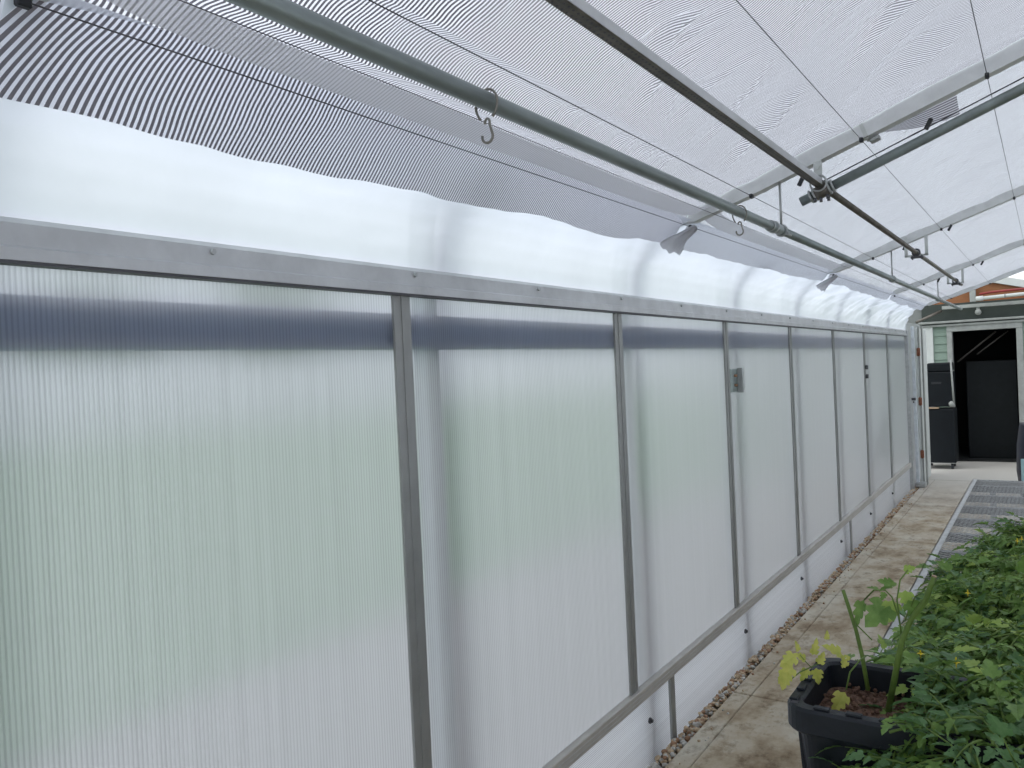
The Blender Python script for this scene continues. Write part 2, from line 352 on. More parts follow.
# blurred things outside the panels
m=MB(); m.box(-.0365,-.024,Y0,10.05,1.672,1.764,bev=.002); o=m.build('outer_beam',M_beam); tag(o,'dark blue-grey beam blurred behind the top of the wall panels','beam')
m=MB(); m.tube([(-.13,6.42,.0),(-.13,10.05,1.62)],.02,8); o=m.build('diagonal_brace',M_leg); tag(o,'thin diagonal brace blurred behind the farthest wall panels','brace')
# ------------------------------------------------------------------ bows, films, cloth
left=[(-.0665,-.03),(-.0665,1.90),(-.062,1.99),(-.044,2.07),(-.012,2.135),(.05,2.172),(.14,2.184),(.245,2.175)]
def bow_pts():
    P=[(x,0,z) for x,z in left]
    x=.5
    while x<RID: P.append((x,0,rz(x)+.034)); x+=.35
    P.append((RID,0,rz(RID)+.034)); return P+[(W-x,0,z) for x,_,z in P[-2::-1]]
bl={.545:'box steel roof bow crossing the top left corner of the photo',2.93:'large box steel roof bow above the pipe clamp junction',5.37:'second visible roof bow, with a square bracket on the conduit',
    7.81:'third visible roof bow, small bracket near its middle',10.19:'last roof bow at the open far end of the greenhouse'}
GBow='box steel roof bows'
bys=[-1.95,-.73,.545,1.71,2.93,4.15,5.37,6.59,7.81,9.03,10.19]
for y in bys:
    main=y in bl
    if y<0: lab='roof bow behind the camera, '+('farthest back' if y<-1 else 'second one back')+', beyond the top left of the photo'
    elif main: lab=bl[y]
    else:
        lab='bent outer post blurred behind %s'%{1.71:'the panel right of the nearest upright bar',4.15:'the panel with the latch plate',6.59:'the wall panel two beyond the latch plate',9.03:'the last panel but one'}[y]
    P=bow_pts(); nl=5; yo=-.035
    if y==9.03: y=8.95
    m=MB(); 
    if not main and y>0:
        m.rect([Vector(p)+Vector((0,y+yo,0)) for p in P[:7]],.055,.045); o=m.build('outer_post',M_leg); tag(o,lab,'post','bent outer posts behind the wall panels'); continue
    t=thing('roof_bow',lab,'roof bow',(0,y,0),GBow); dz=0
    m.rect([Vector(p)+Vector((0,y+yo*(1-max(0,i-2)/3) if i>2 else y+yo,0)) for i,p in enumerate(P[:nl+1])],.055,.045); m.build('leg',M_leg,t)
    m=MB(); Q=[Vector(p)+Vector((0,y,dz if 6<=i<len(P)-6 else 0)) for i,p in enumerate(P)][nl:-nl]
    m.rect(Q,.045 if main else .03,.066 if main else .03); m.build('rafter',M_bow,t)
# roof film (outer)
def sheet(name,xs,zf,ya,yb,ny,mt,disp=None,parent=None,uvs=False):
    m=MB(); nx=len(xs); uv=[]
    for j in range(ny+1):
        y=lerp(ya,yb,j/ny)
        s=0;pp=None
        for i,u in enumerate(xs):
            p=zf(u,y)
            if disp: p=p+disp(u,y)
            if pp is not None: s+=0 
            m.v.append(tuple(p)); uv.append((u,y))
    for j in range(ny):
        for i in range(nx-1):
            a=j*nx+i; m.f.append([a,a+1,a+nx+1,a+nx]); m.sm.append(True); m.mi.append(0)
    if uvs: m.uv=uv
    return m.build(name,mt,parent)
fs=[(-.04,2.19),(.03,2.222),(.1,2.232)]+[(x*.1,2.18+.338*x*.1) for x in range(2,28)]+[(RID,2.18+.338*RID)]
fs+=[(W-x,z) for x,z in fs[-2::-1]]
o=sheet('roof_film',list(range(len(fs))),lambda u,y:Vector((fs[u][0],y,fs[u][1]+.004*math.sin(y*5))),Y0,10.22,60,M_film2)
tag(o,'clear outer roof film stretched over the bows above the shade cloth','roof film')
# eave film: inner skin from the top rail up to the cloth
ef=[(.004,1.8825),(.006,1.93),(.014,1.975),(.031,2.016),(.058,2.053),(.095,2.087),(.140,2.117),(.190,2.139),(.245,2.152)]
def efp(u,y):
    i=min(int(u),len(ef)-2); t=u-i; x=lerp(ef[i][0],ef[i+1][0],t); z=lerp(ef[i][1],ef[i+1][1],t)
    return Vector((x,y,z))
def efd(u,y):
    k=math.sin(math.pi*min(u/8,1)); w=k*(.0025+.024*max(0,min(1,(y-4.3)/3)))
    a=noise.noise(Vector((y*3-u*.65,u*.25,1.3)))+.6*noise.noise(Vector((y*8-u*1.3,u*.3,7)))
    b=noise.noise(Vector((y*1.1,u*.25,3)))*k*.012
    # pulled folds beside each main bow
    return Vector((w*a*.8+b,0,w*a*-.6))
xs=[i*.25 for i in range(0,33)]
o=sheet('eave_film',xs,efp,Y0,10.2,900,M_film,efd); tag(o,'bright white translucent film between the top rail and the shade cloth','film')
o.modifiers.new('t','SOLIDIFY').thickness=.0006 if False else .0005
o.modifiers.remove(o.modifiers['t'])
# shade cloth panels
mains=[-1.95,.545,2.93,5.37,7.81,10.19]
cl={0:'striped shade cloth at the extreme top left corner, before the first bow',1:'coarse striped shade cloth filling the top of the photo',2:'shade cloth between the two largest visible bows',
    3:'shade cloth between the second and third visible bows',4:'farthest shade cloth, ending over the open end'}
wires=[(.24,'lowest dark wire beside the white film'),(.337,'thin wire just under the long steel pipe'),(.476,'dark wire just above the long steel pipe'),(.855,'dark wire to the right of the perforated tube'),(1.225,'steepest dark wire, near the photo\'s top right corner'),(1.60,'dark wire off the right side of the photo')]
def cloth_edge(y,a,b):
    # how far down the drooping edge hangs (x of the hem)
    d=min(abs(y-a),abs(y-b)); e=.120+.035*min(1,max(0,(y-.4)/2.4))+.03*max(0,min(1,(y-3)/2.5))
    e+=.012*noise.noise(Vector((y*2.3,0,5)))+.005*noise.noise(Vector((y*8,0,2)))
    if d<.06: e+=.03*(1-d/.06)**1.3
    return e
for i,(a,b) in enumerate(zip(mains,mains[1:])):
    ya=a+.026; yb=b-.026; ny=int((yb-ya)/.012) if i in (1,2) else int((yb-ya)/.03)
    ux=[0,.25,.5,.75]+[1+k*.02/.02 for k in range(0,0)]
    nx=150 if i in (1,2) else 80
    def cf(u,y,a=a,b=b,ya=ya,yb=yb):
        # u in 0..1 : 0 hem, .08 first wire, 1 ridge-ward
        e=cloth_edge(y,a,b)
        if u<.08:
            t=u/.08; x=lerp(e,.24,t); z=2.142-1.02*(.24-x)+.006*math.sin(math.pi*t)
            d=1
        else:
            t=(u-.08)/.92; x=lerp(.24,2.75,t**1.15)
            z=rz(x)+.014
        # sag between wires, lift towards the bows' tops
        e2=min(y-ya,yb-y); lift=.035*math.exp(-e2/.10)*min(1,max(0,(x-.1)/.15)); 
        xw=[w[0] for w in wires]; seg=0
        for p,q in zip(xw,xw[1:]):
            if p<x<q: seg=math.sin(math.pi*(x-p)/(q-p))
        mid=math.sin(math.pi*(y-ya)/(yb-ya))
        z+=lift+.0
        cr_=noise.noise(Vector((x*2.2+.3*y,y*5+x*5,a))); wr=(.034*max(0,cr_+.05)**1.0+.006*noise.noise(Vector((x*5,y*16+x*9,a+3))))*(.35+seg)*(1 if y>1.6 else .35)
        wr+=noise.noise(Vector((x*1.2+y*.5,y*14+x*5,a+4)))*.006*(.25+seg)*(1 if y>1.2 else .4)
        ins=(.006+.018*mid)*seg
        sh=.030*noise.noise(Vector((x*3.2,y*1.5,a+9)))+.016*noise.noise(Vector((x*9,y*3,a+2)))+.004*noise.noise(Vector((x*25,y*9,a)))
        k=min(1,e2/.08)
        if i==1 and u<.08: y-=.10*(1-u/.08)*math.exp(-(y-ya)/.12)
        cr2=max(0,1-abs(noise.noise(Vector((x*2.6+.4*y,y*4+x*4.5,a+6))))*7)*(1 if y>1.8 else .3)
        return Vector((x,y+sh*k,z+ins+abs(wr)*k-.007*cr2*k*seg))
    us=[.08*k/10 for k in range(10)]+[.08+.92*k/nx for k in range(nx+1)]
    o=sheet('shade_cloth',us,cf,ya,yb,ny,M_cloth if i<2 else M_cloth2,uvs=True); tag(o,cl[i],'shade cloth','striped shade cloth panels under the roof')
    if i in (1,2):
        m=sheet('hem_band',[.0,.25,.5,.75,1.],lambda u,y,ya=ya,yb=yb:Vector((lerp(.262,.325,u)+.006*noise.noise(Vector((y*2,u,0))),y,rz(lerp(.262,.325,u))+.004+.032*math.exp(-min(y-ya,yb-y)/.1))),ya,yb,120,M_hem,None,o,True)
# right half of the roof cloth (kept simple, out of frame)
o=sheet('shade_cloth',[2.85,3.5,4.2,4.9,5.35],lambda u,y:Vector((u,y,rz(u)+.085-.02*math.sin(y*2.57))),Y0,10.2,40,M_cloth,uvs=True)
tag(o,'shade cloth over the far side of the ridge, off the right of the photo','shade cloth','striped shade cloth panels under the roof')
# gathers of cloth pulled round the main bows
for y,l in ((2.93,'bunched grey cloth corner where the largest bow meets the film'),(5.37,'small bunched cloth corner where the second visible bow meets the film')):
    m=MB(); vs=[];n=14;K=9
    for k in range(K):
        t=k/(K-1); x=lerp(.262,.165,t); z=lerp(2.121,2.045,t); wd=.018+.062*t; 
        for q in range(n):
            w=2*math.pi*q/n; rr=wd*(1+.18*math.sin(3*w+t*4)); vs.append((x+rr*.16*math.cos(w),y-.03-.03*t+rr*(1+.25*math.sin(2.3*w+5*t))*math.sin(w),z-rr*.22*math.cos(w)+.006*math.sin(5*w)))
    m.add(vs,[(k*n+q,k*n+(q+1)%n,(k+1)*n+(q+1)%n,(k+1)*n+q) for k in range(K-1) for q in range(n)],True)
    o=m.build('gathered_cloth',M_gath); tag(o,l,'cloth gather','cloth gathers at the bows')
# wires
for x,l in wires:
    t=thing('support_wire',l+', running the length of the roof','wire',(x,Y0,rz(x)-.001),'wires holding up the shade cloth')
    r=.0012 if x!=.337 else .0009
    m=MB(); m.tube([(x,Y0,rz(x)-.003),(x,10.2,rz(x)-.003)],r,6); m.build('strand',M_wire,t)
    if x!=.337:
        for y in mains[1:]:
            q=MB(); yy=y-.02; q.box(x-.006,x+.006,yy-.010,yy+.010,rz(x)-.012,rz(x)+.004,bev=.002); q.build('clip',M_blk,t)
# long pipe on hangers
t=thing('hanging_pipe','long galvanised pipe slung under the roof, carrying the S hooks','pipe',(.573,Y0,2.067))
m=MB(); m.tube([(.573,Y0,2.067),(.573,2.86,2.067)],.0155,18); m.tube([(.573,2.80,2.067),(.573,2.9,2.067)],.0185,18); m.tube([(.573,2.86,2.067),(.585,9.95,2.067)],.0150,18); m.build('tube',M_pipe,t)
m=MB(); m.ring((.573,2.83,2.067),.019,.0035); m.build('coupling_ring',M_galv,t); m=MB(); m.ring((.573,2.79,2.067),.0175,.003); m.build('coupling_ring',M_galv,t)
for y,l in ((2.93,'near'),(5.37,'middle'),(7.81,'far')):
    t=thing('pipe_hanger','thin steel rod hanger holding the pipe, '+{'near':'nearest of three, right of the pipe coupling','middle':'middle one of the three','far':'farthest of the three'}[l],'hanger',(.578,y,2.067),'pipe hangers')
    xx=.573+.0017*(y-2.93)
    m=MB(); m.tube([(xx,y,2.090),(xx,y,rz(xx)+.004)],.0045,8); m.build('rod',M_galv,t)
    m=MB(); m.ring((xx,y,2.067),.0195,.0035); m.box(xx-.022,xx+.022,y+.012,y+.02,2.055,2.062); m.build('clamp_ring',M_galv,t)
    m=MB(); m.tube([(xx+.016,y,2.055),(xx+.034,y,2.045)],.005,6); m.build('bolt',M_galv,t)
# hooks
def hook(y,lab):
    t=thing('s_hook',lab,'hook',(.573,y,2.06),'hooks hung from the pipe')
    m=MB(); P=[]
    for k in range(22):
        w=R(-50+k*280/21); P.append((.573+.021*math.cos(w),y+.004*math.sin(w*1.5),2.062+.029*math.sin(w)-.003))
    m.tube(P,.0022,6); P2=[(.573+.0035,y,2.036),(.573-.003,y,2.030),(.573-.007,y,2.022)]
    m.build('ring',M_hook,t)
    m=MB(); P=[]
    for k in range(13): w=R(200-k*200/12); P.append((.573+.005*math.cos(w)-.001,y,2.031+.006*math.sin(w)))
    P+= [(.577,y,2.026)]
    for k in range(13): w=R(20-k*215/12); P.append((.573+.011*math.cos(w)-.002,y,2.008+.011*math.sin(w)-.001))
    m.tube(P,.0023,6); m.build('wire_hook',M_hook,t)
hook(1.115,'nearest S hook, hanging from a ring on the long pipe'); hook(2.46,'second S hook on the pipe, just before the coupling')
# conduit / perforated square tube
t=thing('roof_conduit','perforated steel tube continuing as a slim conduit beyond the clamp junction','conduit',(.715,Y0,2.2))
m=MB(); m.box(.700,.728,Y0,2.95,2.197,2.219,bev=.002); m.build('perforated_tube',M_conduit,t)
m=MB()
y=-.4
while y<2.9:
    for xx in (.7075,.7205): m.tube([(xx,y,2.198),(xx,y,2.1962)],.0028,5)
    y+=.016
m.build('perforations',M_wire,t)
m=MB(); m.box(.7285,.7300,Y0,2.88,2.199,2.219); m.build('lit_side_face',M_alu,t)  # pale sheet paints the light falling on the tube's right face
m=MB(); m.tube([(.715,2.9,2.206),(.724,8.3,2.211)],.0125,14); m.build('slim_tube',M_conduit,t)
# truss tie below bow
t=thing('truss_tie','steel tie pipe rising to the right beneath the largest bow','pipe',(.66,2.93,2.164))
def tie(x): return 2.164+.36*(x-.659)
m=MB(); m.tube([(.645,2.93,tie(.645)),(1.9,2.93,tie(1.9)),(2.7,2.93,tie(2.7))],.0170,16); m.build('tube',M_pipe,t)
m=MB(); m.tube([(.70,2.93,tie(.7)+.032),(2.7,2.93,tie(2.7)+.032)],.0022,6); m.build('thin_rod',M_wire,t)
t=thing('clamp_junction','cluster of bolted pipe clamps where tie pipe and conduit cross','clamp',(.715,2.93,2.2))
Mr=M_galv
def ringd(mb,x,R_,r):  # ring around the tie pipe
    c=Vector((x,2.93,tie(x))); d=Vector((1,0,.36)).normalized(); a=Vector((0,1,0)); b=d.cross(a); mb.tube([c+(a*math.cos(w)+b*math.sin(w))*R_ for w in [k*2*math.pi/18 for k in range(18)]],r,7,closed=True)
for x in (.680,.692,.742,.754): m=MB(); ringd(m,x,.021,.0042); m.build('pipe_collar',Mr,t)
m=MB(); m.tube([(.692,2.93,tie(.692)),(.742,2.93,tie(.742))],.0235,14); m.build('clamp_body',M_conduit,t)
for yy,q_ in ((2.885,.027),(2.975,.024)): m=MB(); m.ring((.716,yy,2.206),q_,.0035); m.build('u_bolt',Mr,t)
for (x,yy,z) in ((.70,2.90,2.16),(.72,2.90,2.158),(.74,2.91,2.168),(.735,2.95,2.168)): m=MB(); m.tube([(x,yy,z),(x,yy,z-.016)],.0055,6); m.build('bolt',M_wire,t)
m=MB(); m.box(.700,.728,2.893,2.899,2.22,2.285,bev=.002); m.tube([(.714,2.893,2.262),(.714,2.887,2.262)],.007,8); m.build('tab_plate',M_white,t)
# black toggles hanging by the bows
for (x,y,l) in ((.665,2.90,'black clip beside the clamp junction'),(1.06,2.98,'black clip under the striped flap of the largest bow'),(.91,5.34,'black clip hanging under the second visible bow'),(.665,5.35,'black clip just left of the second bow\'s bracket'),(.93,7.79,'black clip hanging under the third visible bow, right of its bracket'),(.60,7.79,'black clip under the third visible bow, near the pipe')):
    m=MB(); z=rz(x)-.004 if y>3 else rz(x)-.028; M=Matrix.Translation((x,y,z))@Matrix.Rotation(R(28),4,'Y'); m.box(-.007,.007,-.006,.006,-.038,.0,M,bev=.002)
    o=m.build('black_clip',M_blk); tag(o,l,'clip','black clips hanging under the bows')
# saddle bracket on bow A
t=thing('bow_strap','bright steel strap wrapped round the largest bow','strap',(.86,2.93,2.33))
m=MB(); x=.86; M=Matrix.Translation((x,2.93,rz(x)+.034))@Matrix.Rotation(math.atan(-.338),4,'Y')
m.box(-.006,.006,-.027,-.0235,-.040,.038,M); m.box(-.006,.006,.0235,.027,-.04,.038,M); m.box(-.006,.006,-.027,.027,-.0385,-.0345,M); m.build('strap_band',M_white,t)
m=MB(); m.box(.002,.036,.0,.034,-.052,-.0385,M,bev=.003); m.build('strap_block',M_galv,t)
# hem flaps: striped cloth corner hanging past the large bow
m=MB(); vs=[];uv=[]
K=24
for k in range(K+1):
    t_=k/K; x=lerp(.90,1.135,t_); dn=.11*math.sin(min(1,t_*1.15)*math.pi/2)**1.0*(1 if t_<.99 else .96)
    for q in range(7):
        s=q/6; vs.append((x,2.956+.10*s*t_+.02*s,rz(x)+.012-dn*s*.42)); 
m.add(vs,[(k*7+q,k*7+q+1,(k+1)*7+q+1,(k+1)*7+q) for k in range(K) for q in range(6)],True); 
m.uv=[(v[0],v[1]*1.0) for v in vs]
m.uv=[(vs[i][0],(i%7)/6*.085) for i in range(len(vs))]
o=m.build('cloth_flap',M_cloth); tag(o,'loose striped cloth flap hanging below the largest bow','cloth flap')
# square brackets on far bows
for y,l in ((5.37,'pale square bracket with dark clamp on the second visible bow'),(7.81,'pale square bracket with dark clamp on the third visible bow')):
    t=thing('conduit_bracket',l,'bracket',(.72,y,2.2),'conduit brackets')
    m=MB()
    for x in (.655,.765): m.box(x,x+.018,y-.036,y-.030,2.19,2.31)
    m.box(.655,.783,y-.036,y-.030,2.185,2.197); m.build('square_frame',M_white,t)
    m=MB(); m.ring((.72,y-.05,2.208),.019,.006); m.box(.69,.76,y-.06,y-.045,2.172,2.186,bev=.002); m.build('dark_clamp',M_wire,t)
    for x in (.70,.75): m=MB(); m.tube([(x,y-.052,2.19),(x,y-.052,2.165)],.005,6); m.build('bolt',M_wire,t)
# far-side wall, beyond the right edge of the photo
m=MB(); m.box(W+.002,W+.010,Y0,10.2,.35,1.81); struct(m.build('wall_right',M_poly))
m=MB(); m.box(W-.01,W+.02,Y0,10.2,1.812,1.88); m.box(W-.01,W+.02,Y0,10.2,.0,.349); struct(m.build('trim_1',M_alu))
o=sheet('eave_film',[.0,1,2,3,4,5,6,7,8],lambda u,y:Vector((W-efp(u,y).x,y,efp(u,y).z)),Y0,10.2,20,M_film); tag(o,'white film along the opposite eave, off the right of the photo','film')

# ------------------------------------------------------------------ bench
BX0,BX1,BY0,BY1,BZ=.845,2.35,.55,7.06,.60
t=thing('mesh_bench','long low bench of expanded steel mesh with a pale angle frame','bench',(BX0,BY0,0))
m=MB(); m.box(BX0,BX0+.004,BY0,BY1,BZ-.045,BZ+.006); m.box(BX0,BX0+.030,BY0,BY1,BZ+.0015,BZ+.006); m.box(BX1-.004,BX1,BY0,BY1,BZ-.045,BZ+.004); m.box(BX0,BX1,BY1-.004,BY1,BZ-.045,BZ+.004); m.box(BX0,BX1,BY0,BY0+.004,BZ-.045,BZ+.004)
m.box(BX0,BX1,BY1-.035,BY1,BZ-.007,BZ-.003)
m.build('angle_frame',M_frame,t)
yy=BY0+.3
while yy<BY1-.1: m=MB(); m.box(BX0+.006,BX1-.006,yy-.022,yy+.022,BZ-.055,BZ-.0085); m.build('cross_bar',M_xbar,t); yy+=.46
for x in (BX0+.14,BX0+.75,BX1-.14):
    for y in (.9,2.9,4.9,6.9): q=MB(); q.box(x-.02,x+.02,y-.02,y+.02,.046,BZ-.056,bev=.003); q.build('leg',M_frame,t)
m=MB(); dx,dy=.046,.0205; nxx=int((BX1-BX0)/dx); nyy=int((BY1-BY0)/dy)
def strand(p,q,w=.0013,h=.0016):
    d=(q-p).normalized(); n=Vector((-d.y,d.x,0))*w
    up_=Vector((0,0,h)); m.add([p-n,p+n,q+n,q-n,p-n+up_,p+n+up_,q+n+up_,q-n+up_],[(4,5,6,7),(0,3,2,1),(0,4,7,3),(1,2,6,5)])
for j in range(nyy):
    y=BY0+.006+j*dy
    if y>BY1-.02: break
    for i in range(nxx-0):
        x=BX0+.004+i*dx
        if x+dx>BX1: break
        if (y<4.2 and x>1.45) : continue
        s=j%2
        p=Vector((x,y+(0 if s else dy),BZ-.002)); q=Vector((x+dx/2,y+(dy if s else 0),BZ-.002)); r_=Vector((x+dx,y+(0 if s else dy),BZ-.002))
        strand(p,q); strand(q,r_)
m.build('expanded_mesh',M_mesh,t)
# things under bench : shallow grey tray on the floor
m=MB(); m.box(1.0,1.45,6.0,7.3,.047,.057); m.box(1.0,1.45,6.0,6.02,.057,.09); m.box(1.0,1.45,7.28,7.3,.057,.09); m.box(1.0,1.02,6.02,7.28,.057,.09); m.box(1.43,1.45,6.02,7.28,.057,.09)
o=m.build('floor_tray',simple('grey_tray',(.22,.23,.24),.6)); tag(o,'flat grey tray on the floor beneath the empty end of the bench','tray')

# ------------------------------------------------------------------ totes
def rrect(x0,x1,y0,y1,r,n=6):
    P=[]
    for cx,cy_,a in ((x1-r,y1-r,0),(x0+r,y1-r,90),(x0+r,y0+r,180),(x1-r,y0+r,270)):
        for k in range(n+1): w=R(a+90*k/n); P.append((cx+r*math.cos(w),cy_+r*math.sin(w)))
    return P
def loft(mb,rings,smooth=True,cap0=False,cap1=False):
    n=len(rings[0]); b=len(mb.v); vs=[p for r_ in rings for p in r_]
    fs=[(i*n+k,i*n+(k+1)%n,(i+1)*n+(k+1)%n,(i+1)*n+k) for i in range(len(rings)-1) for k in range(n)]
    if cap0: fs.append(tuple(range(n))[::-1])
    if cap1: fs.append(tuple((len(rings)-1)*n+k for k in range(n)))
    mb.add(vs,fs,False)
def make_tote(x0,y0,lab,w=.46,l=.30,h=.345,z0=BZ+.0025):
    t=thing('plastic_tote',lab,'tub',(x0+w/2,y0+l/2,z0),'black plastic totes standing on the bench')
    x1=x0+w;y1=y0+l; z1=z0+h
    def rg(d,z,r=.035): return [(x,y,z) for x,y in rrect(x0+d,x1-d,y0+d,y1-d,r)]
    m=MB(); loft(m,[rg(.045,z0,.03),rg(.040,z0+.01,.035),rg(.020,z1-.052),rg(.019,z1-.050),rg(.003,z1-.048,.045),rg(.0,z1-.044,.048),rg(0,z1-.006,.048),rg(.004,z1,.045),rg(.024,z1,.030),rg(.028,z1-.006,.028),rg(.030,z1-.04,.026),rg(.045,z0+.02,.026)],cap0=True,cap1=True)
    o=m.build('body',M_tote,t)
    m=MB()  # outside ribs
    for k in range(7):
        y=y0+.05+k*(l-.1)/6; m.add([(x0+.041,y-.004,z0+.02),(x0+.035,y-.004,z0+.02),(x0+.035,y+.004,z0+.02),(x0+.041,y+.004,z0+.02),(x0+.022,y-.004,z1-.05),(x0+.016,y-.004,z1-.05),(x0+.016,y+.004,z1-.05),(x0+.022,y+.004,z1-.05)],[(1,2,6,5),(0,1,5,4),(2,3,7,6)])
    m.build('rib',M_tote,t)
    m=MB()
    for k in range(5):  # raised lugs on the rim
        y=y0+.045+k*(l-.09)/4; m=MB(); m.box(x0+.006,x0+.021,y-.014,y+.014,z1+.0002,z1+.005,bev=.0015); m.build('rim_lug',M_tote,t)
    for k in range(6):
        x=x0+.07+k*(w-.14)/5; m=MB(); m.box(x-.014,x+.014,y0+.006,y0+.02,z1+.0002,z1+.005,bev=.0015); m.build('rim_lug',M_tote,t)
    m=MB()
    m.box(x0+.012,x0+.024,y0+.020,y0+.033,z1+.0004,z1+.0009); m.build('lug_hole',M_wire,t)
    m=MB(); P=rg(.0312,z1-.052,.026); n=len(P); vs=P+[(x0+w/2,y0+l/2,z1-.040)]
    m.add(vs,[(k,(k+1)%n,n) for k in range(n)],True)
    for k in range(420):
        px,py=rnd.uniform(x0+.04,x1-.04),rnd.uniform(y0+.04,y1-.04); pebble(m,px,py,z1-.044+rnd.uniform(-.004,.006),rnd.uniform(.003,.007))
    m.mi=[0]*len(m.mi); m.build('soil',M_soil,t)
    return t,z1-.045
tub,SZ=make_tote(.918,1.50,'black plastic tote with bare soil and cut tomato stalks, nearest on the bench',w=.42)
# ------------------------------------------------------------------ plants
def leafmat(name,c1,c2,rough=.5): return simple(name,c1,rough,0,.2,35,.15,60,col2=c2,trans=.28,spec=.35)
M_lf=[leafmat('leaf_green',(.23,.37,.095),(.10,.20,.04)),leafmat('leaf_bluegreen',(.165,.30,.125),(.075,.165,.055)),leafmat('leaf_bright',(.43,.57,.15),(.26,.39,.075)),leafmat('leaf_yellow',(.64,.62,.16),(.38,.43,.08))]
M_stem=leafmat('stem_green',(.20,.30,.07),(.12,.20,.05)); M_flow=simple('flower_yellow',(.85,.68,.03),.6)
M_brn=simple('stem_brown',(.28,.20,.10),.7)
OUT=[(.0,.0),(.10,.16),(.05,.30),(.13,.38),(.36,.40),(.30,.27),(.46,.25),(.55,.34),(.68,.24),(.64,.16),(.80,.15),(1.0,0)]
def leaflet(mb,M,Ls,Ws,mi,curl=.25,fold=.35):
    # lobed tomato leaflet in local frame: x along, y across, z up
    mb.m=mi; mid=[(0,0),(.2,0),(.45,0),(.65,0),(1,0)]
    def P(x,y): return M@Vector((x*Ls,y*Ws,(abs(y)*fold-curl*x*x)*Ls*.8))
    for sgn in (1,-1):
        o=OUT; vs=[P(0,0),P(.10,.17*sgn),P(.07,.30*sgn),P(.16,.39*sgn),P(.34,.44*sgn),P(.33,.26*sgn),P(.52,.38*sgn),P(.60,.31*sgn),P(.60,.19*sgn),P(.76,.21*sgn),P(1,0),P(.66,0),P(.36,0),P(.14,0)]
        fs=[(0,1,13),(1,2,3),(1,3,5),(3,4,5),(1,5,12,13),(5,6,8),(6,7,8),(5,8,11,12),(8,9,10,11)]
        if sgn<0: fs=[f[::-1] for f in fs]
        mb.add(vs,fs,False)
def compound(mb,st,base,direc,length,droop,r,mats=(0,),scale=1.0,pairs=3,stem=True):
    # petiole curve with opposite leaflets
    base=Vector(base); d=Vector(direc).normalized(); P=[base]; p=base.copy(); seg=7
    for k in range(seg):
        d=(d+Vector((0,0,-droop/seg))+Vector([r.uniform(-.06,.06) for _ in range(3)])).normalized(); p=p+d*length/seg; P.append(p.copy())
    if stem: st.tube(P,[.0022*(1-.7*k/seg)*scale+.0004 for k in range(seg+1)],5)
    mi=r.choice(mats)
    def frame(p,x,twist):
        x=x.normalized(); z=Vector((0,0,1)); y=z.cross(x)
        if y.length<.05: y=Vector((0,1,0))
        y.normalize(); z=x.cross(y)
        return Matrix.Translation(p)@Matrix((x,y,z)).transposed().to_4x4()@Matrix.Rotation(twist,4,'X')
    for k in range(pairs):
        t=.35+.55*k/max(1,pairs-1)*.9; i=int(t*seg); q=P[i].lerp(P[min(i+1,seg)],t*seg-i); ax=(P[min(i+1,seg)]-P[i]).normalized(); side=Vector((0,0,1)).cross(ax)
        if side.length<.1: side=Vector((1,0,0))
        side.normalize()
        for s in (1,-1):
            Ls=length*r.uniform(.27,.38)*(1-.12*k)
            leaflet(mb,frame(q+side*s*.006,ax*r.uniform(.5,.9)+side*s+Vector((0,0,r.uniform(-.35,.15))),r.uniform(-.5,.5)),Ls,Ls*r.uniform(.55,.8),mi,r.uniform(.1,.5),r.uniform(.1,.5))
    Ls=length*r.uniform(.40,.5); leaflet(mb,frame(P[-1],P[-1]-P[-2],r.uniform(-.4,.4)),Ls,Ls*.75,mi,r.uniform(.1,.5),r.uniform(.1,.5))
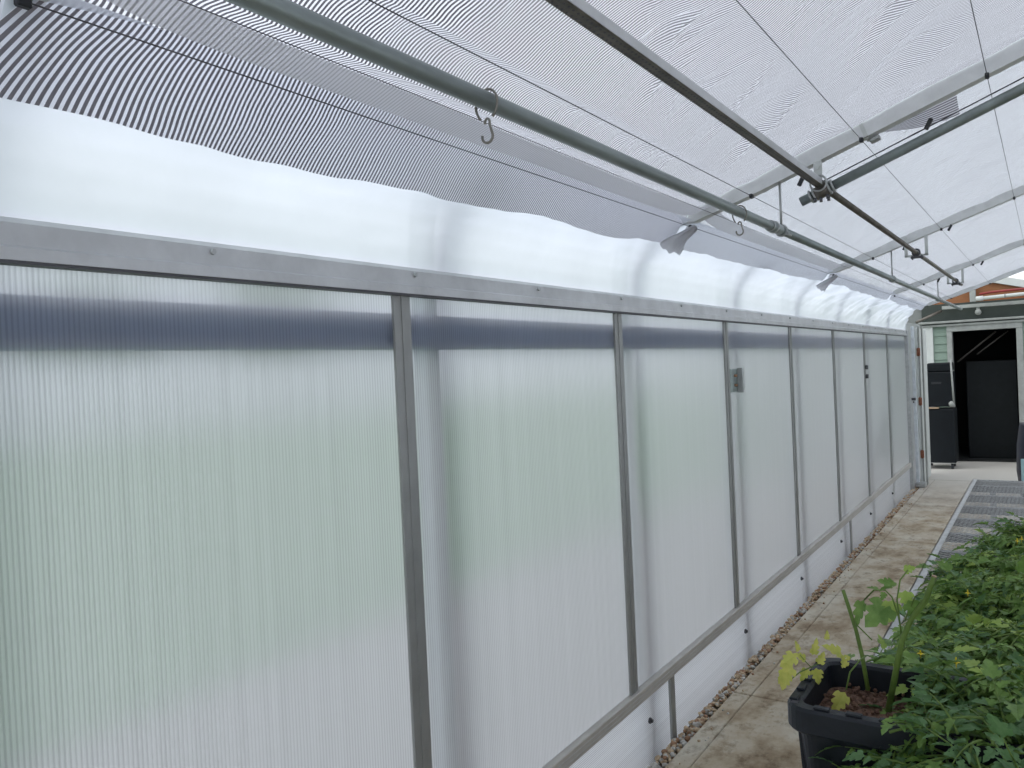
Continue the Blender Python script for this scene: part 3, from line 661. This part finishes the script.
def plant(cx,cy_,rx,ry,ztop,n,lab,seed,mats=(0,0,0,1,1,2),flowers=2,zlow=.64,leafL=(.075,.135)):
    r=random.Random(seed); t=thing('tomato_plant',lab,'plant',(cx,cy_,BZ+.28),'leafy tomato plants crowding the bench')
    lf=MB(); st=MB(); stems=[]
    for k in range(7):
        a=r.uniform(0,6.28); q=r.uniform(.3,.85); ex,ey=cx+rx*q*math.cos(a),cy_+ry*q*math.sin(a); P=[]
        for j in range(7):
            s=j/6; P.append(Vector((lerp(cx,ex,s)+r.uniform(-.012,.012),lerp(cy_,ey,s)+r.uniform(-.012,.012),lerp(BZ+.27,ztop-.04-.08*q*q,math.sin(s*math.pi/2)))))
        st.tube(P,[.006-.0035*j/6 for j in range(7)],6); stems.append(P)
    for k in range(int(n*2.7)):
        a=r.uniform(0,6.28); q=r.random()**.42; x,y=cx+rx*q*math.cos(a),cy_+ry*q*math.sin(a)
        top=ztop-(.16+.1*noise.noise(Vector((x*5,y*5,seed))))*q**2.2+.035*noise.noise(Vector((x*9,y*9,1)))
        z=lerp(top,zlow,r.random()**2.6)
        out=Vector((x-cx,y-cy_,0)); out=out.normalized() if out.length>.01 else Vector((1,0,0))
        d=out*r.uniform(.2,1)+Vector((r.uniform(-.7,.7),r.uniform(-.7,.7),r.uniform(.0,.75)))
        Ln=r.uniform(*leafL)
        b=Vector((x,y,z))-d.normalized()*Ln*.5
        compound(lf,st,b,d,Ln,r.uniform(.5,1.3),r,mats,1.0,r.choice((3,3,4)))
    lf.build('foliage',M_lf,t); st.build('stem',M_stem,t)
    for k in range(flowers):
        a=r.uniform(0,6.28); q=r.uniform(0,.7); x,y=cx+rx*q*math.cos(a),cy_+ry*q*math.sin(a); z=ztop-.16*q**2.2+.03
        m=MB()
        for j in range(5):
            w=R(72*j); e=Vector((math.cos(w),math.sin(w),-.25)); s=Vector((-math.sin(w),math.cos(w),0)); c=Vector((x,y,z)); m.add([c,c+e*.004+s*.003,c+e*.009,c+e*.004-s*.003],[(0,1,2,3)])
        m.tube([(x,y,z-.002),(x,y,z+.008)],[.0025,.001],5); m.tube([(x,y,z-.012),(x,y,z-.002)],.0008,4)
        m.build('flower',M_flow,t)
    return t
PL=[(1.25,1.66,.20,.15,1.0,130,'leafy plant growing in the right half of the nearest tote, behind its soil',21,(0,0,1,0,2)),
 (1.08,1.95,.14,.16,.95,70,'low sprawling plant between the cut stalks and the path edge',22,(0,2,0,1)),
 (1.26,1.49,.24,.22,.99,150,'leafy plant at the lower right spilling over the front of the tote',11,(0,1,1,1,0)),
 (1.22,1.28,.17,.17,.90,110,'lowest leafy plant, at the bottom edge of the photo in front of the tote',12,(0,1,1,1)),
 (1.55,1.45,.26,.26,1.02,120,'plant at the right edge of the photo beside the front of the tote',13,(0,1,1,0,0)),
 (1.27,2.02,.27,.27,.99,200,'bushy plant right behind the tote with the cut stalks',14,(0,0,1,0,2)),
 (1.62,2.10,.30,.30,1.00,170,'bushy plant at the photo\'s right edge, level with the back of the tote',15,(0,0,1,0)),
 (1.27,2.60,.28,.28,.96,190,'plant in the middle of the row by the path, paler leaves',16,(0,0,2,0,1)),
 (1.66,2.75,.30,.30,.98,150,'plant in the middle of the row at the photo\'s right edge',17,(0,0,1,2)),
 (1.27,3.20,.29,.30,.92,190,'plant beside the path with small yellow flowers near its top',18,(0,0,2,1)),
 (1.70,3.45,.32,.32,.93,140,'plant near the far end of the greenery, at the photo\'s right edge',19,(0,0,0,1)),
 (1.38,3.90,.32,.34,.90,230,'farthest plant by the path, next to the empty mesh',20,(0,0,0,1,2))]
for (cx,cy_,rx,ry,zt,n,lab,sd,mt) in PL: plant(cx,cy_,rx,ry,zt,n,lab,sd,mt,flowers=3 if sd in (18,16) else 1)
for x0,y0,l in ((1.05,1.86,'black plastic tote directly behind the nearest one, buried under leaves'),(1.05,2.46,'third black plastic tote from the front, buried under leaves'),(1.05,3.06,'fourth black plastic tote from the front, buried under leaves'),(1.10,3.66,'farthest black plastic tote, under the last plant')):
    make_tote(x0+.04,y0,l,w=.40,l=.25,h=.17)
# cut plant in the nearest tote
t=thing('pruned_tomato_plant','pruned tomato plant with two bare cut stalks and yellowing leaves in the tote','plant',(1.06,1.68,SZ))
r=random.Random(5); lf=MB(); st=MB(); yl=MB()
def W3(px,py,y):  # point in the plane y from a pixel of the photograph
    v=fwd*f+r2*(px-512)-u2*(py-384); k=y/v.y; return Vector((1.355,0,1.60))+v*k
sA=MB(); sA.tube([W3(868,690,1.70),W3(862,655,1.70),W3(856,630,1.70),W3(848,605,1.69),W3(843,590,1.69)],[.0045,.0043,.004,.0038,.0036],8); sA.build('cut_stalk',M_stem,t)
sB=MB(); sB.tube([W3(888,712,1.66),W3(902,640,1.66),W3(912,618,1.66),W3(926,600,1.65),W3(931,585,1.64),W3(934,577,1.64)],[.006,.0055,.005,.0058,.0048,.0046],8); sB.build('cut_stalk',M_stem,t)
tip=MB(); tip.tube([W3(934,577,1.64),W3(934.3,575.6,1.64)],.0043,8); tip.build('cut_end',M_lath,t)
def ptube(P_,r_,n_):
    q_=MB(); q_.tube(P_,r_,n_); q_.build('petiole',M_stem,t)
# branch with green leaves between the stalks
P=[W3(903,640,1.67),W3(898,615,1.68),W3(892,597,1.69),W3(885,590,1.70),W3(874,590,1.71),W3(864,600,1.72)]
ptube(P,.0016,5); ptube([W3(902,640,1.67),W3(897,600,1.68),W3(900,580,1.68),W3(908,570,1.68)],.0016,5)
ptube([W3(926,600,1.65),W3(945,607,1.66),W3(965,612,1.68)],.0014,5); ptube([W3(905,620,1.67),W3(915,597,1.66),W3(925,590,1.65)],.0014,5)
ptube([W3(872,640,1.69),W3(862,630,1.70),W3(857,625,1.70)],.0014,5)
def lfat(mb,px,py,y,ang,Lp,mi,tw=0.0,wd=.9):
    # leaflet whose base is seen at (px,py) and which runs along screen angle ang (deg), lifted off the picture plane by tw
    c=W3(px,py,y); dep=(c-Vector((1.355,0,1.6))).dot(fwd); Ls=Lp*dep/f
    x=(r2*math.cos(R(ang))+u2*math.sin(R(ang))); n=(-fwd+u2*.5).normalized(); yv=n.cross(x).normalized(); n=x.cross(yv)
    M=Matrix.Translation(c)@Matrix((x,yv,n)).transposed().to_4x4()@Matrix.Rotation(tw,4,'X')
    leaflet(mb,M,Ls,Ls*wd,mi,.15,.25)
for a in ((864,600,1.72,-110,30,0,.9,.55),(885,592,1.70,-115,10,0,.3,.8),(889,603,1.69,-135,34,0,.2,1.0),(893,600,1.69,-100,24,2,.4,.9),(893,585,1.69,160,16,0,.3,.9),(897,583,1.69,200,20,0,.8,.6),(903,570,1.68,10,14,2,.3,.8),(880,590,1.7,165,14,0,.9,.7),(908,600,1.66,-60,26,0,.5,.8),(905,590,1.67,-80,22,2,.5,.8)): 
    lf=MB(); lfat(lf,*a); lf.build('leaf',M_lf,t)
# yellow leaves over the rim
ptube([W3(846,690,1.62),W3(850,672,1.63),W3(860,660,1.64),W3(866,656,1.66)],.0016,5)
ptube([W3(818,664,1.66),W3(800,672,1.62),W3(790,680,1.6)],.0013,5); ptube([W3(812,668,1.64),W3(806,662,1.63),W3(800,655,1.62)],.001,5)
for a in ((845,692,1.62,240,26,3,.3,.75),(850,660,1.66,135,8,3,.3,.8),(842,655,1.66,150,22,3,.5,.8),(796,655,1.62,215,20,3,.2,.9),(792,665,1.61,235,24,3,.1,.8),(788,672,1.6,250,20,3,.5,.8),(798,652,1.62,100,12,3,.5,.8),
          (812,655,1.64,70,18,3,.4,.7),(806,660,1.63,150,14,3,.3,.8),(818,664,1.65,60,14,3,.3,.9),(816,668,1.65,-80,18,3,.3,.8),(808,668,1.64,-120,16,3,.2,.7),(845,668,1.66,100,14,3,.3,.9),(826,640,1.68,80,10,3,.3,.8)): 
    yl=MB(); lfat(yl,*a); yl.build('yellow_leaf',M_lf,t)['label']='yellowing leaflet'
# long arching stems over the foliage
# ------------------------------------------------------------------ far end: door leaf, house
HY=13.04
t=thing('open_side_door','narrow pale metal door swung open beyond the corner post, rusty hinges','door',(.10,10.3,0))
m=MB(); m.box(.075,.098,10.36,11.15,.06,1.90,bev=.003); m.build('leaf',M_white,t)
m=MB(); m.box(.101,.114,10.36,10.40,.06,1.92); m.box(.126,.142,10.42,10.47,.047,1.92); m.build('jamb_strip',M_offw,t)
m=MB(); m.box(.046,.0745,10.22,10.30,.102,1.92); m.build('edge_strip',M_edge,t)
for z in (.42,1.04,1.62): q=MB(); q.box(.085,.122,10.33,10.355,z-.045,z+.045,bev=.004); q.tube([(.104,10.325,z-.05),(.104,10.325,z+.05)],.008,8); q.build('hinge',M_rust,t)
q=MB(); q.box(.030,.0745,10.195,10.219,1.06,1.09,bev=.003); q.tube([(.05,10.205,1.05),(.05,10.205,1.03)],.008,8); q.build('bolt_latch',M_wire,t)
q=MB(); q.box(.036,.14,10.2,10.34,.046,.10,bev=.008); o=q.build('floor_bracket',M_galv); tag(o,'small steel bracket on the concrete at the foot of the corner post','bracket')
# house wall
sid=simple('mint_siding',(.22,.30,.245),.6,0,.05,6)
m=MB()
def clap(x0,x1,z0,z1):
    z=z0
    while z<z1-.01:
        h=min(.115,z1-z); m.add([(x0,HY,z),(x1,HY,z),(x1,HY-.006,z+h),(x0,HY-.006,z+h),(x0,HY-.020,z),(x1,HY-.020,z)],[(4,5,2,3),(0,1,5,4)]); z+=h
clap(-.05,.155,0,2.0); clap(1.08,5,0,2.0); m.box(-.06,.155,HY,HY+.12,0,2.0); m.box(1.08,5,HY,HY+.12,0,2.0)
struct(m.build('wall_house',sid))
m=MB(); m.box(-3,-.06,HY+.01,HY+.12,0,2.3); struct(m.build('wall_house_side',simple('grey_boards',(.22,.235,.23),.7)))
m=MB(); m.box(-.03,-.02,10.17,11.6,.0,1.98); struct(m.build('trim_6',M_poly))
m=MB(); m.box(-.16,-.02,HY-.05,HY+.1,0,2.0,bev=.004); o=struct(m.build('trim_2',M_white))
df=MB(); df.box(.155,.222,HY-.04,HY+.12,0,1.93,bev=.004); df.box(1.003,1.08,HY-.04,HY+.12,0,1.93,bev=.004); df.box(.155,1.08,HY-.045,HY+.12,1.895,1.99,bev=.004); struct(df.build('door_1',M_offw))
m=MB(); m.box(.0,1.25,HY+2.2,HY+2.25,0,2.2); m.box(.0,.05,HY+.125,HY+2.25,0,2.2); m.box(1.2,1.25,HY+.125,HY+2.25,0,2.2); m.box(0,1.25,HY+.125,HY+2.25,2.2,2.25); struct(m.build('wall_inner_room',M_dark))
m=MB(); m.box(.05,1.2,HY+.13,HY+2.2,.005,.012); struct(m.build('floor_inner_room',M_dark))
m=MB(); m.box(.34,.98,HY+.5,HY+.55,.012,1.45,bev=.01); o=m.build('black_board',simple('black_panel',(.014,.018,.020),.7,spec=.25)); tag(o,'tall black panel standing just inside the dark doorway','panel')
m=MB(); m.tube([(.25,HY+.3,1.45),(.75,HY+.3,1.87)],.012,8); m.tube([(.5,HY+.35,1.55),(.9,HY+.35,1.87)],.010,8); o=m.build('ceiling_rods',simple('dim_rod',(.10,.09,.08),.7)); tag(o,'two dim slanting rods inside the top of the dark doorway','rods')
# header: gutter lines, dark soffit, beam
m=MB(); m.box(-.2,5,HY-.10,HY-.03,2.020,2.052,bev=.006); struct(m.build('trim_3',M_offw))
m=MB(); m.box(-.2,5,HY-.07,HY-.03,1.975,2.005,bev=.004); struct(m.build('trim_4',M_offw))
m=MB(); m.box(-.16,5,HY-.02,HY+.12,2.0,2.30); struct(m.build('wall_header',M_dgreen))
m=MB(); m.box(.12,5,HY-.165,HY-.095,2.215,2.262,bev=.004); o=m.build('porch_beam',M_offw); tag(o,'pale horizontal beam above the dark doorway','beam')
m=MB(); m.tube([(.11,HY-.1,2.2),(-.2,HY-.3,2.05)],.02,8); struct(m.build('trim_5',M_conduit))
# plywood gable
m=MB(); m.add([(x,y,z) for y in (HY+.10,HY+.12) for x,z in ((-.25,2.305),(1.75,2.302),(1.75,2.31),(.15,2.80),(-.25,2.90))],[(0,1,2,3,4),(9,8,7,6,5)]+[(i,5+i,5+(i+1)%5,(i+1)%5) for i in range(5)])
struct(m.build('wall_gable',M_wood))
m=MB(); m.box(.46,.535,HY-.02,HY+.06,2.302,2.72,bev=.003); o=m.build('gable_post',M_offw); tag(o,'short pale post against the plywood gable above the beam','post')
m=MB(); M=Matrix.Translation((.15,HY+.05,2.745))@Matrix.Rotation(R(16),4,'Y'); m.box(0,1.85,-.02,.04,-.02,.085,M,bev=.004); o=m.build('fascia_board',M_white); tag(o,'white fascia board against the sky at the photo\'s right edge','board')
m=MB(); m.tube([(.60,HY-.28,2.385),(.75,HY-.30,2.40),(1.2,HY-.31,2.41),(2,HY-.31,2.43)],.017,8); o=m.build('red_hose',M_red); tag(o,'red hose strung along the plywood above the white pipe','hose')
t=thing('white_pipe','white plastic pipe with end cap running above the porch beam','pipe',(.56,HY-.35,2.42))
m=MB(); m.tube([(.60,HY-.35,2.322),(3,HY-.35,2.40)],.024,12); m.build('tube',M_white,t)
m=MB(); m.tube([(.555,HY-.35,2.320),(.565,HY-.35,2.3205),(.645,HY-.35,2.3235)],[.024,.033,.033],12); m.build('end_cap',M_white,t)
m=MB(); m.ring((.90,HY-.35,2.332),.028,.004,'x'); m.build('strap',M_wire,t)
t=thing('lamp_socket','bare bulb in a small socket hanging below the porch beam','lamp',(.565,HY-.13,2.15))
m=MB(); m.tube([(.565,HY-.13,2.2145),(.565,HY-.13,2.185)],.022,10); m.build('socket',M_offw,t)
m=MB(); m.tube([(.565,HY-.13,2.19),(.565,HY-.13,2.17),(.565,HY-.13,2.14),(.565,HY-.13,2.115),(.565,HY-.13,2.105)],[.018,.034,.042,.03,.008],12); m.build('bulb',M_offw,t)
# black cabinet on casters
t=thing('rolling_cabinet','tall black cabinet on casters against the house, beside the doorway','cabinet',(.09,12.25,0))
cx0,cx1,cy0,cy1=-.10,.285,12.22,12.62
m=MB(); m.box(cx0,cx1,cy0,cy1,.085,.83,bev=.012); m.build('lower_box',M_cab,t)
m=MB(); m.box(cx0-.01,cx1-.01,cy0+.005,cy1,.86,1.335,bev=.012); m.build('upper_box',M_cab,t)
m=MB(); m.box(cx0+.07,cx1-.02,cy0+.02,cy1,1.337,1.46,bev=.015); m.build('top_box',M_cab,t)
m=MB(); m.box(cx0-.005,cx0+.20,cy0-.015,cy0+.1,.835,.853); m.build('lath',M_lath,t)
m=MB(); m.box(cx0+.12,cx0+.24,cy0-.001,cy0+.006,1.17,1.20,bev=.002); m.build('handle',M_blk,t)
m=MB(); m.box(cx0,cx1,cy0-.004,cy0+.01,.083,.092); m.build('bottom_lip',M_post,t)
for x in (cx0+.05,cx1-.05):
    for y in (cy0+.05,cy1-.05):
        q=MB(); q.tube([(x-.014,y,.044),(x+.014,y,.044)],.039,14); q.box(x-.02,x+.02,y-.02,y+.02,.075,.086); q.build('caster',M_blk,t)
t=thing('leaning_pole','slim grey pole with a round foot leaning between cabinet and doorway','pole',(.21,12.9,.9))
m=MB(); m.tube([(.290,12.15,.90),(.270,12.15,1.50)],.012,8); m.build('shaft',M_offw,t)
m=MB(); m.tube([(.262,12.15,.86),(.262,12.15,.885),(.262,12.15,.915),(.262,12.15,.94)],[.012,.034,.034,.012],12); m.build('round_foot',M_offw,t)
m=MB(); m.box(.25,.30,12.145,12.155,.88,.90); m.build('bracket',M_galv,t)
# right edge things
t=thing('navy_bin','dark navy bin at the right edge of the photo beyond the bench','bin',(1.38,9.6,0))
m=MB(); K=20
rr=[(.16,.006),(.20,.05),(.235,.35),(.225,.62),(.20,.80),(.19,.84)]
vs=[(1.285+q*math.cos(2*math.pi*k/K)*(1+.05*math.sin(5*k)),9.62+q*math.sin(2*math.pi*k/K),z) for q,z in rr for k in range(K)]
m.add(vs,[(i*K+k,i*K+(k+1)%K,(i+1)*K+(k+1)%K,(i+1)*K+k) for i in range(len(rr)-1) for k in range(K)]+[tuple(range(5*K,6*K)),tuple(range(K))[::-1]],True); m.build('bin_body',M_navy,t)
m=MB(); m.box(1.10,1.26,9.372,9.384,.25,.50,bev=.004); m.build('pale_patch',M_lblue,t)
m=MB(); m.box(1.06,1.6,9.62,9.9,.86,1.9,bev=.01); 
m=MB(); M=Matrix.Translation((1.01,12.7,.005))@Matrix.Rotation(R(14),4,'Y'); m.box(-.03,.03,-.02,.02,.015,.34,M,bev=.004); o=m.build('wooden_wedge',simple('brown_wood',(.25,.13,.06),.7)); tag(o,'small brown wooden board leaning at the right foot of the doorway','board')
# ------------------------------------------------------------------ outside, blurred beyond the panels
m=MB(); K=12
P=[(-30+4.5*math.cos(math.pi*k/K),3.1*math.sin(math.pi*k/K)) for k in range(K+1)]
m.add([(x,y,z-.083) for y in (-6,34) for x,z in P],[(k,k+1,K+2+k,K+1+k) for k in range(K)]+[tuple(range(K+1)),tuple(range(2*K+1,K,-1))],True)
o=m.build('added_hoop_house',simple('added_hoop_white',(.80,.83,.85),.5)); tag(o,'added pale hoop house on the lawn, whitening the blur through the panels','greenhouse')  # white bulk added to lighten the panels at horizon height
for k,(x,y,h) in enumerate(((-46,2,8),(-50,14,9),(-48,26,8),(-45,38,10))):
    t=thing('tree','blurred tree outside, '+['first','second','third','last'][k]+' of the line behind the added pale hoop house','tree',(x,y,-.1),'trees beyond the lawn')
    m=MB(); m.tube([(x,y,-.1),(x,y,h*.5)],[.4,.25],8); m.build('trunk',M_brn,t)
    m=MB(); Q=18; vs=[];
    for i in range(1,10):
        th=math.pi*i/10
        for j in range(Q):
            w=2*math.pi*j/Q; d=Vector((math.sin(th)*math.cos(w),math.sin(th)*math.sin(w),math.cos(th))); q=1+.3*noise.noise(d*2+Vector((k,0,0))); vs.append((x+d.x*4*q,y+d.y*4*q,h*.6+d.z*h*.42*q))
    m.add(vs,[(i*Q+j,i*Q+(j+1)%Q,(i+1)*Q+(j+1)%Q,(i+1)*Q+j) for i in range(8) for j in range(Q)]+[tuple(range(Q))[::-1],tuple(range(8*Q,9*Q))],True); m.build('crown',simple('tree_crown',(.10,.17,.07),.9,0,.3,3),t)

# ------------------------------------------------------------------ light: bright overcast sky
w=bpy.data.worlds.new('World'); bpy.context.scene.world=w; w.use_nodes=True; nt=w.node_tree; nt.nodes.clear()
out=nt.nodes.new('ShaderNodeOutputWorld'); bg=nt.nodes.new('ShaderNodeBackground')
tc=N(nt,'ShaderNodeTexCoord'); sp=N(nt,'ShaderNodeSeparateXYZ'); L(nt,tc.outputs['Generated'],sp.inputs[0])
rp=ramp(nt,sp.outputs['Z'],[(.0,(.84,.88,.95)),(.35,(.86,.91,.99)),(1.0,(.94,.96,1.0))])
L(nt,rp.outputs[0],bg.inputs[0]); bg.inputs[1].default_value=1.0; L(nt,bg.outputs[0],out.inputs[0])
s=bpy.data.lights.new('veiled_sun','SUN'); s.energy=.6; s.angle=R(40); s.color=(1,.97,.93); so=bpy.data.objects.new('veiled_sun',s); C.objects.link(so); so.rotation_euler=(R(28),R(-25),0)
sc=bpy.context.scene
sc.view_settings.view_transform='Standard'; sc.view_settings.look='None'; sc.view_settings.gamma=1; sc.view_settings.use_curve_mapping=False
sc.view_settings.exposure=.62
sc.cycles.max_bounces=14; sc.cycles.diffuse_bounces=6; sc.cycles.transmission_bounces=10; sc.cycles.transparent_max_bounces=12
